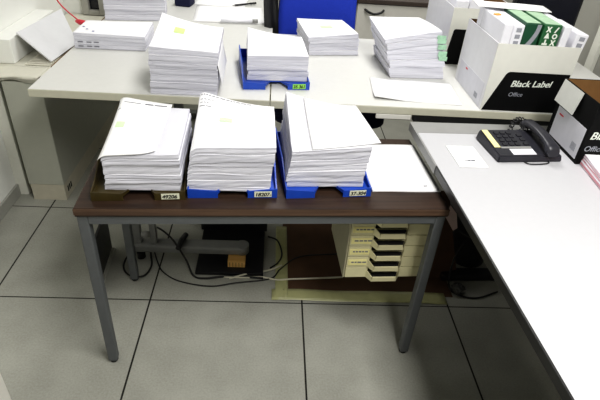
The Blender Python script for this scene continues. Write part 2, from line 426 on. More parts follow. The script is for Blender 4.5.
dcl = MB()
dcl.surf(lambda u, v: (.395+.075*u+.006*math.sin(6*v), 1.235+.012*math.sin(8*u+3*v), .46+.60*v), 8, 10, M['black'])
dcl.surf(lambda u, v: (.395+.075*u+.006*math.sin(6*v), 1.27+.02*math.sin(5*u)+.012*math.sin(8*u+3*v), .46+.60*v), 8, 10, M['black'])
tag(dcl.build('dark_cloth'), 'black cloth hanging upright at the left edge of the blue chair', 'cloth')
# white cabinets behind the chair
for (x0, x1, lab) in ((.99, 1.62, 'white cabinet with black arched handle behind the back desks'), (.36, .985, 'white cabinet hidden mostly behind the blue chair')):
    c = thing('low_cabinet', lab, 'cabinet', (x0, 2.0, 0), 0, 'white cabinets along the back')
    wd = x1-x0
    MB().box(0, wd, .018, .5, .05, .722, M['cab_white']).build('body', c)
    MB().box(.01, wd-.01, .03, .5, 0, .05, M['black_edge']).build('plinth', c)
    MB().box(-.001, wd+.001, -.01, .5, .722, .75, M['counter'], .003).build('worktop', c)
    for z0, z1 in ((.40, .718), (.06, .395)):
        d = MB().box(.003, wd-.003, 0, .018, z0, z1, M['cab_white'], .002).build('drawer' if z0 > .3 else 'door', c)
        if z0 > .3:
            hx = .115 if x0 > .5 else wd/2
            pts = [(hx-.062, -.001, .684), (hx-.055, -.022, .683)] + [(hx-.05+.1*k/8, -.027, .679-.016*math.sin(PI*k/8)) for k in range(9)] + [(hx+.055, -.022, .683), (hx+.062, -.001, .684)]
            MB().tube(pts, .0075, M['black'], 8).build('handle', d)

# dark monitor at the right end of the back desk
mo = thing('monitor', 'black monitor behind the printed white carton at the right wall', 'monitor', (1.70, .95, DZ), R(-4))
MB().box(-.155, .155, -.012, .02, .12, .45, M['black'], .006).build('housing', mo)
MB().box(-.143, .143, -.0135, -.0115, .135, .438, M['screen']).build('screen', mo)
MB().box(-.03, .03, .0, .02, .012, .2, M['black'], .003).build('neck', mo)
MB().box(-.11, .11, -.08, .09, 0, .012, M['black'], .003).build('foot', mo)

# ------------------------------------------------------------------ right desk
rd = thing('white_desk', 'white desk with black edged front running along the right side', 'desk', (.95, .203, 0), R(2.35))
Z = .72
# local: x to the right, y back (negative = towards viewer)
MB().box(0, .95, -1.55, 0, Z-.028, Z-.0012, M['black_edge'], .002).box(.004, .948, -1.548, -.085, Z-.0013, Z, M['white_lam']).build('desk_top', rd)
MB().box(.001, .949, -.083, .001, Z-.0269, Z+.0004, M['strip_grey'], .001).box(-.002, .003, -.31, -.0, Z-.03, Z+.0003, M['strip_grey']).build('edge_shading', rd)  # shading along the rear and left edge, put in as grey strips
MB().box(.50, .515, -1.50, -.07, .06, Z-.03, M['black_edge'], .002).build('light_block_panel', rd)  # added panel that keeps light off the floor beneath the desk
for y in (-.035, -1.42):
    MB().box(.75, .79, y-.02, y+.02, .03, Z-.03, M['black'], .003).box(.26, .92, y-.028, y+.028, 0, .03, M['black'], .006).build('leg', rd)

# ------------------------------------------------------------------ brown table in front
T = .655; TA = .0576
tb = thing('work_table', 'small walnut-topped table with square grey steel legs in front', 'table', (-.0754, -.303, 0), TA)
TW, TD = 1.057, .437
MB().box(-.002, TW+.002, -.006, TD, T-.028, T, M['walnut'], .002).box(-.0025, TW+.0025, -.0075, -.0055, T-.022, T-.002, M['walnut_edge']).build('table_top', tb)
ap = MB()
A0, A1 = T-.058, T-.0285
ap.box(.03, TW-.03, .0, .028, A0, A1, M['steel'], .002).box(.03, TW-.03, TD-.05, TD-.022, A0, A1, M['steel'], .002)
ap.box(.0, .028, .03, TD-.05, A0, A1, M['steel'], .002).box(TW-.028, TW, .03, TD-.05, A0, A1, M['steel'], .002)
ap.build('apron_frame', tb)
for x in (0, TW-.03):
    for y in (0, TD-.035):
        lg = MB().box(x, x+.03, y, y+.03, .012, A1, M['steel'], .003).build('leg', tb)
        MB().tube([(x+.015, y+.015, 0), (x+.015, y+.015, .006), (x+.015, y+.015, .0125)], [.012, .0145, .0145], M['rubber'], 12).build('foot_cap', lg)

# ------------------------------------------------------------------ letter trays
def tray(label, loc, yaw, m, lab_txt, lab_m, group, base_h=.0):
    t = thing('letter_tray', label, 'letter tray', loc, yaw, group)
    W, D = .255, .33
    b = MB()
    # floor plate with a scooped front
    b.prism([(-W/2, 0, .012), (-W/2+.08, 0, .012), (-W/2+.10, .045, .012), (W/2-.10, .045, .012), (W/2-.08, 0, .012), (W/2, 0, .012), (W/2, D, .012), (-W/2, D, .012)], (0, 0, .004), m)
    # side walls, sloping from the low front to the tall back
    for s in (-1, 1):
        x = s*(W/2-.002)
        b.prism([(x-.002, 0, .0), (x-.002, 0, .028), (x-.002, .05, .034), (x-.002, .13, .062), (x-.002, D, .066), (x-.002, D, 0)], (.004, 0, 0), m)
    b.box(-W/2, W/2, D-.004, D, .0, .05, m)
    b.build('tray_body', t)
    # two front lips with the cut-out between them
    for s in (-1, 1):
        x0, x1 = (-W/2, -W/2+.085) if s < 0 else (W/2-.085, W/2)
        inner = x1 if s < 0 else x0
        lp = MB()
        pts = [(x0, 0, 0), (x1, 0, 0), (x1, 0, .022), (x0, 0, .03)] if s < 0 else [(x0, 0, 0), (x1, 0, 0), (x1, 0, .03), (x0, 0, .022)]
        lp.prism(pts, (0, -.004, 0), m)
        lp.prism([(inner, -.002, .012), (inner+(-s)*.025, .05, .012), (inner+(-s)*.025, .05, .016), (inner, -.002, .024)], (s*.004, 0, 0), m)
        lp.build('front_lip', t)
    lb = MB().prism([(W/2-.066, -.0052, .004), (W/2-.016, -.0052, .005), (W/2-.016, -.0052, .024), (W/2-.066, -.0052, .023)], (0, -.0006, 0), lab_m).build('label_holder', t)
    text('number', lab_txt, .0165, face_mtx((W/2-.064, -.0062, .0075), (1, 0, .01), (0, 0, 1)), M['ink_dark'], lb, .15, .0006)
    return t
GT = 'letter trays under the paper stacks'
tray('olive brown letter tray under the left stack on the walnut table', (.088, -.256, T), R(5), M['olive_tray'], '49206', M['label_cream'], GT)
tray('blue letter tray under the middle stack on the walnut table', (.347, -.226, T), R(4), M['blue_tray'], '18207-', M['label_cream'], GT)
tray('blue letter tray under the right stack on the walnut table', (.627, -.205, T), R(6.5), M['blue_tray'], '37-304', M['label_cream'], GT)
tray('blue letter tray with green label on the back desk', (.466, .397, DZ), R(6.5), M['blue_tray'], '35 361', M['label_green'], GT)

# ------------------------------------------------------------------ paper stacks
ORD = ['topmost', 'second from top', 'third from top', 'fourth from top', 'fifth from top', 'sixth from top', 'seventh from top', 'eighth from top']
class Stack:
    def __init__(s, desc, x, y, yaw, z, w, d, H, fr, lean=0, jit=.004, edge='edge', pw=1.8, pv=1.5, label_fmt=None, last='lowest', group=None, roll=0, topm='paper'):
        """x,y = front-left corner, H = heights of the top at FL, FR, BL, BR, fr = fractions of the layers"""
        s.o = Vector((x, y, z)); s.yaw = yaw; s.w = w; s.d = d; s.h = H; s.pw = pw; s.pv = pv; s.lean = lean; s.bundles = []; s.roll = roll; s.topm = topm
        s.ph = {f: (random.uniform(0, 6.28), random.uniform(.5, 1.3), 0 if f in (0, 1) else random.uniform(.008, .022)) for f in fr}
        s.rot = Matrix.Rotation(yaw, 3, 'Z')
        n = len(fr)-1
        for k in range(n):
            top = (k == n-1)
            rank = n-1-k
            nm = last if k == 0 else ORD[rank]
            lab = '%s white paper bundle of the %s' % (nm, desc)
            jx, jy, ja = random.uniform(-jit, jit), random.uniform(-jit*.6, jit*.6), random.uniform(-.012, .012)
            if top: jx *= .3; jy *= .3; ja = 0
            s.bundles.append(s.layer(fr[k], fr[k+1], jx, jy, ja, lab, group or ('paper bundles in the '+desc), edge))
    def H(s, u, v):
        u = min(max(u, 0), 1); v = min(max(v, 0), 1); fl, fr, bl, br = s.h
        f = fl+(fr-fl)*u; b = br+(bl-br)*(1-u)**s.pw if bl > br else bl+(br-bl)*u**s.pw
        return f+(b-f)*v**s.pv-s.roll*max(0, 1-u/.10)**2
    def layer(s, f0, f1, jx, jy, ja, label, group, edge):
        q = MB(); US = [0, .03, .07, .13, .25, .37, .5, .63, .75, .87, 1]; nu, nv = len(US)-1, 10
        def bf(f, u, v):
            a = (f-f0)/(f1-f0); o = 0
            for ff, wgt in ((f0, 1-a), (f1, a)):
                p, fq, am = s.ph[ff]; o += wgt*am*math.sin(p+6.28*fq*(u+.35*v))
            return f+o
        ca, sa = math.cos(ja), math.sin(ja)
        hm = (f0+f1)/2
        zref = 0
        sx = [random.uniform(-.0025, .0025) for _ in range(8)]
        def P(u, v, f, ins):
            x = ins+(s.w-2*ins)*u; y = ins+(s.d-2*ins)*v
            z = s.H(u, v)*bf(f, u, v)
            x2 = x-s.w/2; y2 = y-s.d/2
            xx = x2*ca-y2*sa+s.w/2+jx+s.lean*f; yy = x2*sa+y2*ca+s.d/2+jy
            return (xx, yy, z)
        g = .0012/max(max(s.h), .01)
        th = f1-f0
        levels = [(f0+g*.3, .0011), (f0+g*1.6, 0), (f0+th*.35, -.0006), (f0+th*.7, .0004), (f1-g*1.6, 0), (f1-g*.3, .0011)]
        def loop():
            L = [(US[a], 0) for a in range(nu+1)]+[(1, b/nv) for b in range(1, nv+1)]+[(US[a], 1) for a in range(nu-1, -1, -1)]+[(0, b/nv) for b in range(nv-1, 0, -1)]
            return L
        lp = loop(); rings = []
        it, ie = q.mi(M[s.topm if f1 == 1 else 'paper']), q.mi(M[edge])
        grid = {}
        for k, (f, ins) in enumerate(levels):
            row = []
            for (u, v) in lp:
                wob = random.uniform(-.0006, .0006)
                p = P(u, v, f, ins+wob); row.append(q.bm.verts.new(p))
            rings.append(row)
        for a, b in zip(rings, rings[1:]):
            for k in range(len(lp)):
                f = q.bm.faces.new([a[k], a[(k+1) % len(lp)], b[(k+1) % len(lp)], b[k]]); f.material_index = ie
        for ring, flip, f in ((rings[-1], False, levels[-1][0]), (rings[0], True, levels[0][0])):
            vmap = {uv: ring[k] for k, uv in enumerate(lp)}
            for bq in range(nv+1):
                for a in range(nu+1):
                    uv = (US[a], bq/nv)
                    if uv not in vmap: vmap[uv] = q.bm.verts.new(P(uv[0], uv[1], f, .0011))
            for bq in range(nv):
                for a in range(nu):
                    vs = [vmap[(US[a], bq/nv)], vmap[(US[a+1], bq/nv)], vmap[(US[a+1], (bq+1)/nv)], vmap[(US[a], (bq+1)/nv)]]
                    fc = q.bm.faces.new(vs[::-1] if flip else vs); fc.material_index = it if not flip else ie; fc.smooth = True
        o = q.build('paper_bundle', None, s.o, s.yaw)
        tag(o, label, 'paper stack', group)
        o['_lean'] = s.lean
        return o
    def mark(s, name, u0, u1, v0, v1, m, off=.0009, parent=None, nu=6, nv=6, th=0, fn=None):
        """something lying flat on the top of the stack, in the top bundle's own frame"""
        parent = parent or s.bundles[-1]
        def f(u, v):
            U = u0+(u1-u0)*u; V = v0+(v1-v0)*v; z = s.H(U, V)+off+th
            if fn: z += fn(u, v)
            return (s.w*U+s.lean, s.d*V, z)
        return MB().surf(f, nu, nv, m, th).build(name, parent)
    def lines(s, name, rows, m, off=.0012):
        q = MB()
        for (u0, u1, v, hv) in rows:
            u = u0
            while u < u1-.004:
                e = min(u1, u+random.uniform(.02, .07))
                q.surf(lambda a, b, u=u, e=e, v=v, hv=hv: (s.w*(u+(e-u)*a)+s.lean, s.d*(v+hv*b), s.H(u+(e-u)*a, v+hv*b)+off), 2, 2, m)
                u = e+.012
        return q.build(name, s.bundles[-1])

S1 = Stack('left stack in the olive tray', -.006, -.240, R(2.5), T+.0165, .207, .297, (.110, .120, .140, .122), [0, .2, .34, .46, .72, .88, 1], roll=.006, topm='paper_grey')
S2 = Stack('middle stack on the walnut table', .218, -.222, R(1.8), T+.0165, .236, .300, (.137, .145, .182, .134), [0, .09, .26, .40, .56, .66, .84, 1], lean=.012, roll=.014)
S3 = Stack('right stack on the walnut table', .501, -.186, R(3.5), T+.0165, .230, .300, (.118, .138, .176, .134), [0, .14, .28, .44, .58, .72, .88, 1], lean=.012)
SC = Stack('tall stack on the back left desk', .014, .296, R(1.5), DZ+.0005, .236, .300, (.172, .160, .210, .165), [0, .13, .28, .44, .60, .72, .86, 1], jit=.006, lean=.008)
SB = Stack('tray stack on the back desk', .352, .432, R(3), DZ+.0165, .232, .300, (.096, .103, .120, .088), [0, .2, .42, .62, 1])
SD = Stack('low stack before the blue chair', .612, .825, R(9), DZ+.0005, .232, .290, (.080, .098, .088, .083), [0, .22, .42, .60, .78, 1], lean=-.01, jit=.007)
SE = Stack('tall leaning stack beside the carton', .948, .590, R(4), DZ+.0005, .232, .300, (.158, .200, .172, .176), [0, .26, .44, .60, .74, .88, 1], lean=-.055, jit=.006)
SA = Stack('wide stack at the far desk edge', -.398, .745, R(2), DZ+.0005, .297, .21, (.068, .062, .064, .068), [0, .28, .55, .8, 1], jit=.002)
SF = Stack('far left stack behind the wide stack', -.40, 1.20, R(9), DZ+.0005, .297, .22, (.13, .13, .13, .13), [0, .2, .36, .55, .75, 1], jit=.006)
SR = Stack('small stack on the right desk', 1.430, -.272, R(-6), .7205, .21, .297, (.034, .036, .040, .038), [0, .4, .62, 1], edge='edge_pink', jit=.004)

# printing, marker strokes and tabs on the stacks
S2.lines('header_print', [(.02, .70, .955, .012), (.03, .20, .87, .01), (.03, .16, .81, .01), (.03, .18, .75, .01)], M['ink'])
S2.lines('body_print', [(.30, .85, .62-.05*k, .008) for k in range(4)], M['ink_faint'])
S2.mark('marker_stroke', .30, .46, .50, .58, M['hilite_faint'])
S3.lines('header_print', [(.03, .13, .93-.05*k, .008) for k in range(5)], M['ink_faint'])
S3.mark('fold_line', .085, .092, .0, .98, M['ink_faint'])
S3.mark('fold_line', .235, .242, .0, .98, M['ink_faint'])
ts = MB().surf(lambda u, v: (S3.w*(.25+(.86-.09*v)*u)+S3.lean, S3.d*(.0+.97*v)+.01*u*(1-v), S3.H(.25+.8*u, v)+.0035+.004*u*u*(1-v)), 10, 10, M['paper'], .0006).build('loose_sheet', None, S3.o, S3.yaw)
tag(ts, 'white sheet with corner overhanging the right stack on the walnut table', 'paper sheet')
cs = MB()
def cov(u, v):
    U = -.03+.73*u+.04*v*u; V = -.015+1.04*v
    curl = .010*max(0, (v-.93)/.07)*(1-u)*.6
    droop = -.006*max(0, 1-u/.06)
    rnd = .02*(u**8)*(1-v)**8
    return (S1.w*U, S1.d*(V+rnd*3), S1.H(U, V)+.0042+.004*(1-u)*v+.003*u+curl+droop)
folded = cs.surf(cov, 16, 16, M['paper_warm'], .0015).build('folded_sheet', None, S1.o, S1.yaw)
tag(folded, 'folded printed sheet covering the left part of the left front stack', 'paper sheet')
pr = MB()
for (u0, u1, v, hv) in ((.02, .42, .930, .010), (.50, .66, .925, .020), (.68, .92, .925, .020), (.02, .08, .82, .01)):
    pr.surf(lambda a, b, u0=u0, u1=u1, v=v, hv=hv: tuple(Vector(cov(u0+(u1-u0)*a, v+hv*b))+Vector((0, 0, .0008))), 4, 1, M['ink'])
pr.build('header_print', folded)
MB().surf(lambda a, b: tuple(Vector(cov(.10+.16*a, .48+.10*b))+Vector((0, 0, .0008))), 3, 3, M['hilite_faint']).build('marker_stroke', folded)
SC.mark('marker_patch', .26, .42, .52, .70, M['hilite'])
SC.lines('header_print', [(.04, .55, .93, .01), (.06, .40, .86, .01), (.05, .30, .80, .01)], M['ink_faint'])
SD.mark('marker_stroke', .38, .62, .42, .58, M['hilite_faint'])
SA.lines('blue_print', [(.05, .08, .42, .05), (.13, .16, .25, .05), (.24, .27, .12, .05)], M['ink_blue'])
fl = MB().surf(lambda u, v: (SC.w*(.98+.10*u), SC.d*(.02+.9*v), SC.H(1, .02+.9*v)*(1-.02*v)-.12*u), 2, 6, M['paper'], .0008).build('hanging_sheet', SC.bundles[-1])
gt = MB()
for k, (v, f, hh) in enumerate(((.10, .80, .020), (.14, .68, .02), (.10, .54, .022), (.05, .44, .018), (.16, .88, .014))):
    z = SE.H(1, 0)*f; x = SE.w+SE.lean*f+.006
    gt.surf(lambda a, b, v=v, z=z, hh=hh, x=x: (x-.028+.036*a, -.004-.002*a, z+hh*(b-.5)), 2, 2, M['green_tab'])
gt.build('index_tabs', SE.bundles[-1])
sp = MB()
for k, f in enumerate((.15, .42)):
    for a in (.05, .17, .27): sp.box(SA.w*a, SA.w*(a+.07), -.0022, -.0016, .066*f, .066*f+.004, M['ink'])
sp.build('spine_print', SA.bundles[-1])

# ------------------------------------------------------------------ loose papers
def sheet(label, cx, cy, z, w, d, yaw, th=.002, cat='paper sheet', curl=0, name='paper_sheet', wav=.0006):
    def fn(u, v):
        c = curl*max(0, (1-u)*1.0+(1-v)*1.0-1.65)
        return ((u-.5)*w, (v-.5)*d, th+wav*math.sin(7*u+3*v)+c)
    o = MB().surf(fn, 14, 14, M['paper_warm'], th).build(name, None, (cx, cy, z+.0008), yaw)
    return tag(o, label, cat)
sh = sheet('white sheet lying flat on the right end of the walnut table', .862, -.013, T, .215, .302, R(3.5), .003)
MB().box(.06, .072, -.125, -.121, .0045, .0048, M['ink']).build('print_mark', sh)
sh2 = sheet('white sheets lying at the front edge before the leaning stack', 1.012, .447, DZ, .335, .22, R(-4), .004, curl=.03)
sheet('wide white document spread out behind the tall stack', .20, 1.44, DZ, .37, .33, R(4), .005)
sheet('loose white sheet beyond the wide document on the far desk', .13, 1.71, DZ, .30, .2, R(-3), .002)
MB  # lines printed on the wide document
card = sheet('small white card lying beside the desk phone', 1.080, -.040, .72, .094, .141, R(2.5), .0012, 'card', name='note_card', wav=0)
q = MB()
for (x, y, l) in ((-.018, -.03, .02), (-.006, -.034, .024), (.006, -.030, .012)): q.box(x, x+l, y, y+.005, .0014, .0017, M['ink'])
q.build('scribble', card)
pn = thing('marker_pen', 'thick white marker with grey cap on the wide document', 'pen', (.265, 1.268, DZ+.0085+.0085), R(8))
MB().tube([(-.095, 0, 0), (.07, 0, 0)], .0085, M['wrap_white'], 10).build('barrel', pn)
MB().tube([(.07, 0, 0), (.098, 0, 0)], .009, M['strip_grey'], 10).build('cap', pn)
pn = thing('ballpoint_pen', 'black pen lying on the far desk beyond the document', 'pen', (.275, 1.66, DZ+.005+.005), R(35))
MB().tube([(-.07, 0, 0), (.035, 0, 0)], .005, M['black'], 8).build('barrel', pn)
MB().tube([(.035, 0, 0), (.075, 0, 0)], .006, M['black'], 8).build('cap', pn)
MB().tube([(-.088, 0, 0), (-.07, 0, 0)], [.001, .004], M['strip_grey'], 8).build('tip', pn)
tag(MB().box(-.045, .045, -.05, .05, 0, .05, M['navy_fabric'], .008).box(-.03, .03, -.03, .05, .05, .062, M['black'], .004).build('desk_box', None, (-.065, 1.60, DZ), R(-10)),
    'small dark navy box beside the far left stack', 'box')

# ------------------------------------------------------------------ cartons and reams
def carton(name, label, loc, w, d, h, outer, inner, group=None, yaw=0):
    c = thing(name, label, 'carton', loc, yaw, group); t = .004
    MB().box(0, w, 0, t, 0, h, outer[0]).box(0, t, t, d-t, 0, h, outer[1]).box(w-t, w, t, d-t, 0, h, outer[1]).box(0, w, d-t, d, 0, h, outer[0]).box(t, w-t, t, d-t, 0, t, inner).build('carton_body', c)
    i = .0005
    MB().box(t, w-t, t, t+i, t, h-.001, inner).box(t, w-t, d-t-i, d-t, t, h-.001, inner).box(t, t+i, t, d-t, t, h-.001, inner).box(w-t-i, w-t, t, d-t, t, h-.001, inner).build('inner_lining', c)
    return c
def rounded_panel(x0, xb, x1, z0, z1, r):
    """black print: slanted left edge with a rounded shoulder"""
    pts = [(x0, z0), (x1, z0), (x1, z1)]
    dx, dz = xb-x0, z1-z0; L = math.hypot(dx, dz); a = Vector((xb-r*.9, 0, z1)) ; e = Vector((xb-dx/L*r*.9-r*.0, 0, z1-dz/L*r*.9))
    p0 = Vector((xb+r, z1)); pc = Vector((xb, z1)); p1 = Vector((xb-dx/L*r, z1-dz/L*r))
    for k in range(7):
        t = k/6; p = p0*(1-t)**2+pc*2*t*(1-t)+p1*t*t; pts.append((p.x, p.y))
    return pts
CW, CD, CH = .302, .335, .25
c1 = carton('paper_carton', 'white open carton with black panel holding upright reams of paper', (1.232, .295, DZ), CW, CD, CH, (M['white_card'], M['side_card']), M['kraft'])
pts = rounded_panel(.003, .062, .296, .002, .152, .014)
bp = MB().prism([(x, 0, z) for x, z in pts], (0, -.0008, 0), M['black_card']).build('printed_panel', c1)
text('lettering', 'Black Label', .0335, face_mtx((.086, -.001, .097), (1, 0, .03), (0, 0, 1)), M['icon_white'], bp, .22, .0009)
text('lettering', 'Office', .022, face_mtx((.088, -.001, .060), (1, 0, .02), (0, 0, 1)), M['wrap_grey'], bp, .15, .0002)
lb = MB().box(-.0008, 0, .025, .305, .004, .095, M['ship_label']).build('side_label', c1)
MB().box(-.0014, -.0008, .215, .235, .078, .084, M['red']).build('red_mark', lb)
q = MB()
for k in range(6): q.box(-.0014, -.0008, .06+.006*k, .063+.006*k, .02, .04, M['wrap_grey'])
q.build('bar_stripes', lb)
c2 = carton('paper_carton', 'second white carton standing behind the printed one with black lower corner', (1.222, .80, DZ), .30, .40, .25, (M['white_card'], M['side_card']), M['kraft'])
pts = rounded_panel(.003, .02, .296, .002, .16, .01)
MB().prism([(x, 0, z) for x, z in pts], (0, -.0008, 0), M['black_card']).build('printed_panel', c2)
GR = 'reams standing in the cartons'
def ream(label, x0, x1, y0, y1, z0, z1, m, tilt=0, deco=None):
    o = thing('paper_ream', label, 'paper ream', (x0, y0, z0), 0, GR); o.rotation_euler = (0, tilt, 0)
    w, d, h = x1-x0, y1-y0, z1-z0
    MB().box(0, w, 0, d, 0, h, m, .004).build('wrapper', o)
    if deco in ('curve', 'icons'): MB().box(.004, w-.004, .006, d-.002, h+.0002, h+.0012, M['green_sheen']).build('top_sheen', o)  # paler plate standing for light reflected by the ream's top
    if deco == 'text':
        q = MB()
        for k in range(3): q.box(w*.3, w*.75, -.0009, -.0003, h-.022*k-.024, h-.022*k-.010, M['wrap_grey'])
        q.build('printed_text', o)
    if deco == 'curve':
        q = MB(); pl = []
        for k in range(9):
            t = k/8; pl.append((w*(.98-.5*(1-t)**2), -.0009, h*(.74+.25*t)))
        for k in range(8, -1, -1):
            t = k/8; pl.append((w*(.72-.6*(1-t)**2), -.0009, h*(.74+.25*t)))
        q.prism(pl, (0, .0006, 0), M['wrap_grey']).build('printed_curve', o)
    if deco == 'icons':
        q = MB(); s_ = .019
        def at(cx, cz, pts): q.prism([(cx+s_*x, -.0009, cz+s_*z) for x, z in pts], (0, .0006, 0), M['icon_white'])
        cols = (w*.30, w*.72); rows = (h-.016, h-.038, h-.060)
        cross = [(-.5,-.5),(-.2,-.5),(0,-.15),(.2,-.5),(.5,-.5),(.2,0),(.5,.5),(.2,.5),(0,.15),(-.2,.5),(-.5,.5),(-.2,0)]
        at(cols[0], rows[0], cross)
        at(cols[1], rows[0], [(-.4,-.5),(-.1,-.5),(.4,.5),(.1,.5)])
        at(cols[0], rows[1], [(-.5,-.45),(.5,-.45),(.1,.5),(-.1,.5)])
        ring = [(.5*math.cos(t), .5*math.sin(t)) for t in [2*PI*k/16 for k in range(16)]]
        for k in range(16):
            a, b_ = ring[k], ring[(k+1) % 16]; at(cols[1], rows[1], [a, b_, (b_[0]*.5, b_[1]*.5), (a[0]*.5, a[1]*.5)])
        at(cols[0], rows[2], [(-.5,-.5),(.5,-.5),(.5,-.15),(.15,-.15),(.15,.5),(-.15,.5),(-.15,-.15),(-.5,-.15)])
        at(cols[1], rows[2], cross)
        q.build('printed_icons', o)
    return o
zr = DZ+.0045; y0 = .3002
ream('leftmost white ream in the printed carton, plain front', 1.2375, 1.270, y0, y0+.212, zr, zr+.312, M['wrap_white'], R(-3.5)*0)
ream('white ream with grey text second from the left in the carton', 1.2705, 1.310, y0, y0+.212, zr, zr+.310, M['wrap_white'], 0, 'text')
ream('dark green ream with a pale curve in the carton', 1.3105, 1.368, y0, y0+.212, zr, zr+.318, M['dark_green_wrap'], 0, 'curve')
ream('green ream with white icons in the carton', 1.3685, 1.434, y0, y0+.212, zr, zr+.318, M['green_wrap'], R(1.5), 'icons')
ream('white ream just right of the green icon ream', 1.4345+.003, 1.462+.003, y0, y0+.212, zr, zr+.315, M['wrap_white'], R(2.2))
ream('white ream with grey marks leaning out on the right of the carton', 1.470, 1.514, y0, y0+.212, zr+.002, zr+.296, M['wrap_white'], R(6.5), 'text')
ream('white ream standing crosswise behind the others in the carton', 1.2385, 1.452, y0+.214, y0+.262, zr, zr+.312, M['wrap_white'])
ream('white ream upright at the left of the second carton', 1.2285, 1.285, .806, 1.016, zr, zr+.275, M['wrap_white'])
ream('white ream upright at the right of the second carton', 1.287, 1.345, .806, 1.018, zr, zr+.285, M['wrap_white'])
ps = sheet('white sheet lying on top of the reams behind the green ones', 1.345, .53, zr+.3205, .27, .10, R(-6), .002)
tag(MB().box(-.012, .012, -.008, .008, 0, .004, M['orange'], .001).build('sticky_note', None, (1.252, .42, zr+.3125), R(20)), 'small orange slip on the leftmost white ream', 'note')

# black carton on the right desk
BW, BD, BH = .31, .22, .206
k2 = carton('black_carton', 'open black carton with brown inside on the right desk', (1.432, -.060, .7205), BW, BD, BH, (M['black_card'], M['black_card']), M['kraft'])
lb = MB().box(-.0009, 0, .012, .196, .012, .118, M['ship_label']).build('side_label', k2)
MB().box(-.0014, -.0009, .15, .178, .094, .099, M['red']).build('red_mark', lb)
q = MB()
for k in range(6): q.box(-.0014, -.0009, .03+.005*k, .0325+.005*k, .03, .055, M['wrap_grey'])
q.build('bar_stripes', lb)
MB().hexa([(-.014, .088, BH-.075), (-.002, .088, BH-.001), (-.002, .212, BH-.001), (-.014, .212, BH-.075), (-.017, .088, BH-.075), (-.005, .088, BH), (-.005, .212, BH), (-.017, .212, BH-.075)], M['box_grey']).build('side_flap', k2)
pf = MB().box(.004, BW-.002, -.0006, 0, .004, BH-.004, M['black_card']).build('printed_panel', k2)
text('lettering', 'Black Label', .036, face_mtx((.012, -.001, .090), (1, 0, .02), (0, 0, 1)), M['icon_white'], pf, .22, .0007)
text('lettering', 'Office', .026, face_mtx((.008, -.001, .048), (1, 0, .02), (0, 0, 1)), M['wrap_grey'], pf, .15, .0003)

# ------------------------------------------------------------------ desk phone
ph = thing('desk_phone', 'charcoal desk phone with handset on the right desk', 'telephone', (1.170, -.074, .72), R(6))
PWd, PD = .225, .17
body = MB()
body.hexa([(0, 0, 0), (PWd, 0, 0), (PWd, PD, 0), (0, PD, 0), (.004, .006, .022), (PWd-.004, .006, .022), (PWd-.004, PD-.004, .036), (.004, PD-.004, .036)], M['phone'])
es = [e for e in body.bm.edges]; bmesh.ops.bevel(body.bm, geom=es, offset=.004, segments=2, affect='EDGES')
body.build('housing', ph)
def onp(x, y, dz=0): return (x, y, .022+.014*(y-.006)/(PD-.010)+dz)
def plate(x0, x1, ya, yb, m, h, nm, par):
    return MB().hexa([onp(x0, ya, -.002), onp(x1, ya, -.002), onp(x1, yb, -.002), onp(x0, yb, -.002), onp(x0, ya, h), onp(x1, ya, h), onp(x1, yb, h), onp(x0, yb, h)], m).build(nm, par)
plate(.010, .030, .055, .160, M['card_yellow'], .0012, 'directory_strip', ph)
lp = plate(.055, .135, .012, .044, M['wrap_white'], .0014, 'button_card', ph)
plate(.030, .135, .048, .056, M['strip_grey'], .0022, 'button_row', ph)
for r_ in range(4):
    for c_ in range(3):
        plate(.045+.022*c_, .060+.022*c_, .064+.023*r_, .078+.023*r_, M['key'], .0035, 'key', ph)
for r_ in range(3): plate(.120, .136, .066+.026*r_, .080+.026*r_, M['key'], .0035, 'key', ph)
hs = MB(); NS = 14; rings = []
i = hs.mi(M['phone'])
for k in range(NS+1):
    t = k/NS; y = -.006+t*.200; zc = onp(.18, min(max(y, .006), PD))[2]
    arch = math.sin(PI*t)
    z = .015+zc+.012*arch+.006*(1-t)
    end = max(0, 1-min(t, 1-t)/.22)
    hw = .019+.008*end; hh = .011+.011*end
    if k in (0, NS): hw *= .7; hh *= .6
    rings.append([hs.bm.verts.new((.180+.004*t+hw*math.copysign(abs(math.cos(a))**.7, math.cos(a)), y, z-.008*end+hh*math.copysign(abs(math.sin(a))**.7, math.sin(a)))) for a in [2*PI*j/14 for j in range(14)]])
for a, b_ in zip(rings, rings[1:]):
    for j in range(14):
        f = hs.bm.faces.new([a[j], a[(j+1) % 14], b_[(j+1) % 14], b_[j]]); f.smooth = True
hs.bm.faces.new(rings[0][::-1]); hs.bm.faces.new(rings[-1])
bmesh.ops.recalc_face_normals(hs.bm, faces=hs.bm.faces[:])
hs.build('handset', ph)
cl = []
for k in range(120):
    t = k/119; a = t*2*PI*14
    bx_, by_, bz_ = .13+.035*math.sin(t*PI)+.02*t, .185+.03*math.sin(t*2*PI), .014+.045*math.sin(t*PI)
    cl.append((bx_+.007*math.cos(a), by_+.007*math.sin(a), bz_+.004*math.sin(a)))
MB().tube(cl, .0022, M['black'], 5).build('coiled_cord', ph)
MB().tube(spline([(.09, .01, .003), (.10, -.012, .003), (.13, -.016, .003), (.17, -.010, .003), (.18, .01, .003)]), .002, M['black'], 6).build('line_cord', ph)

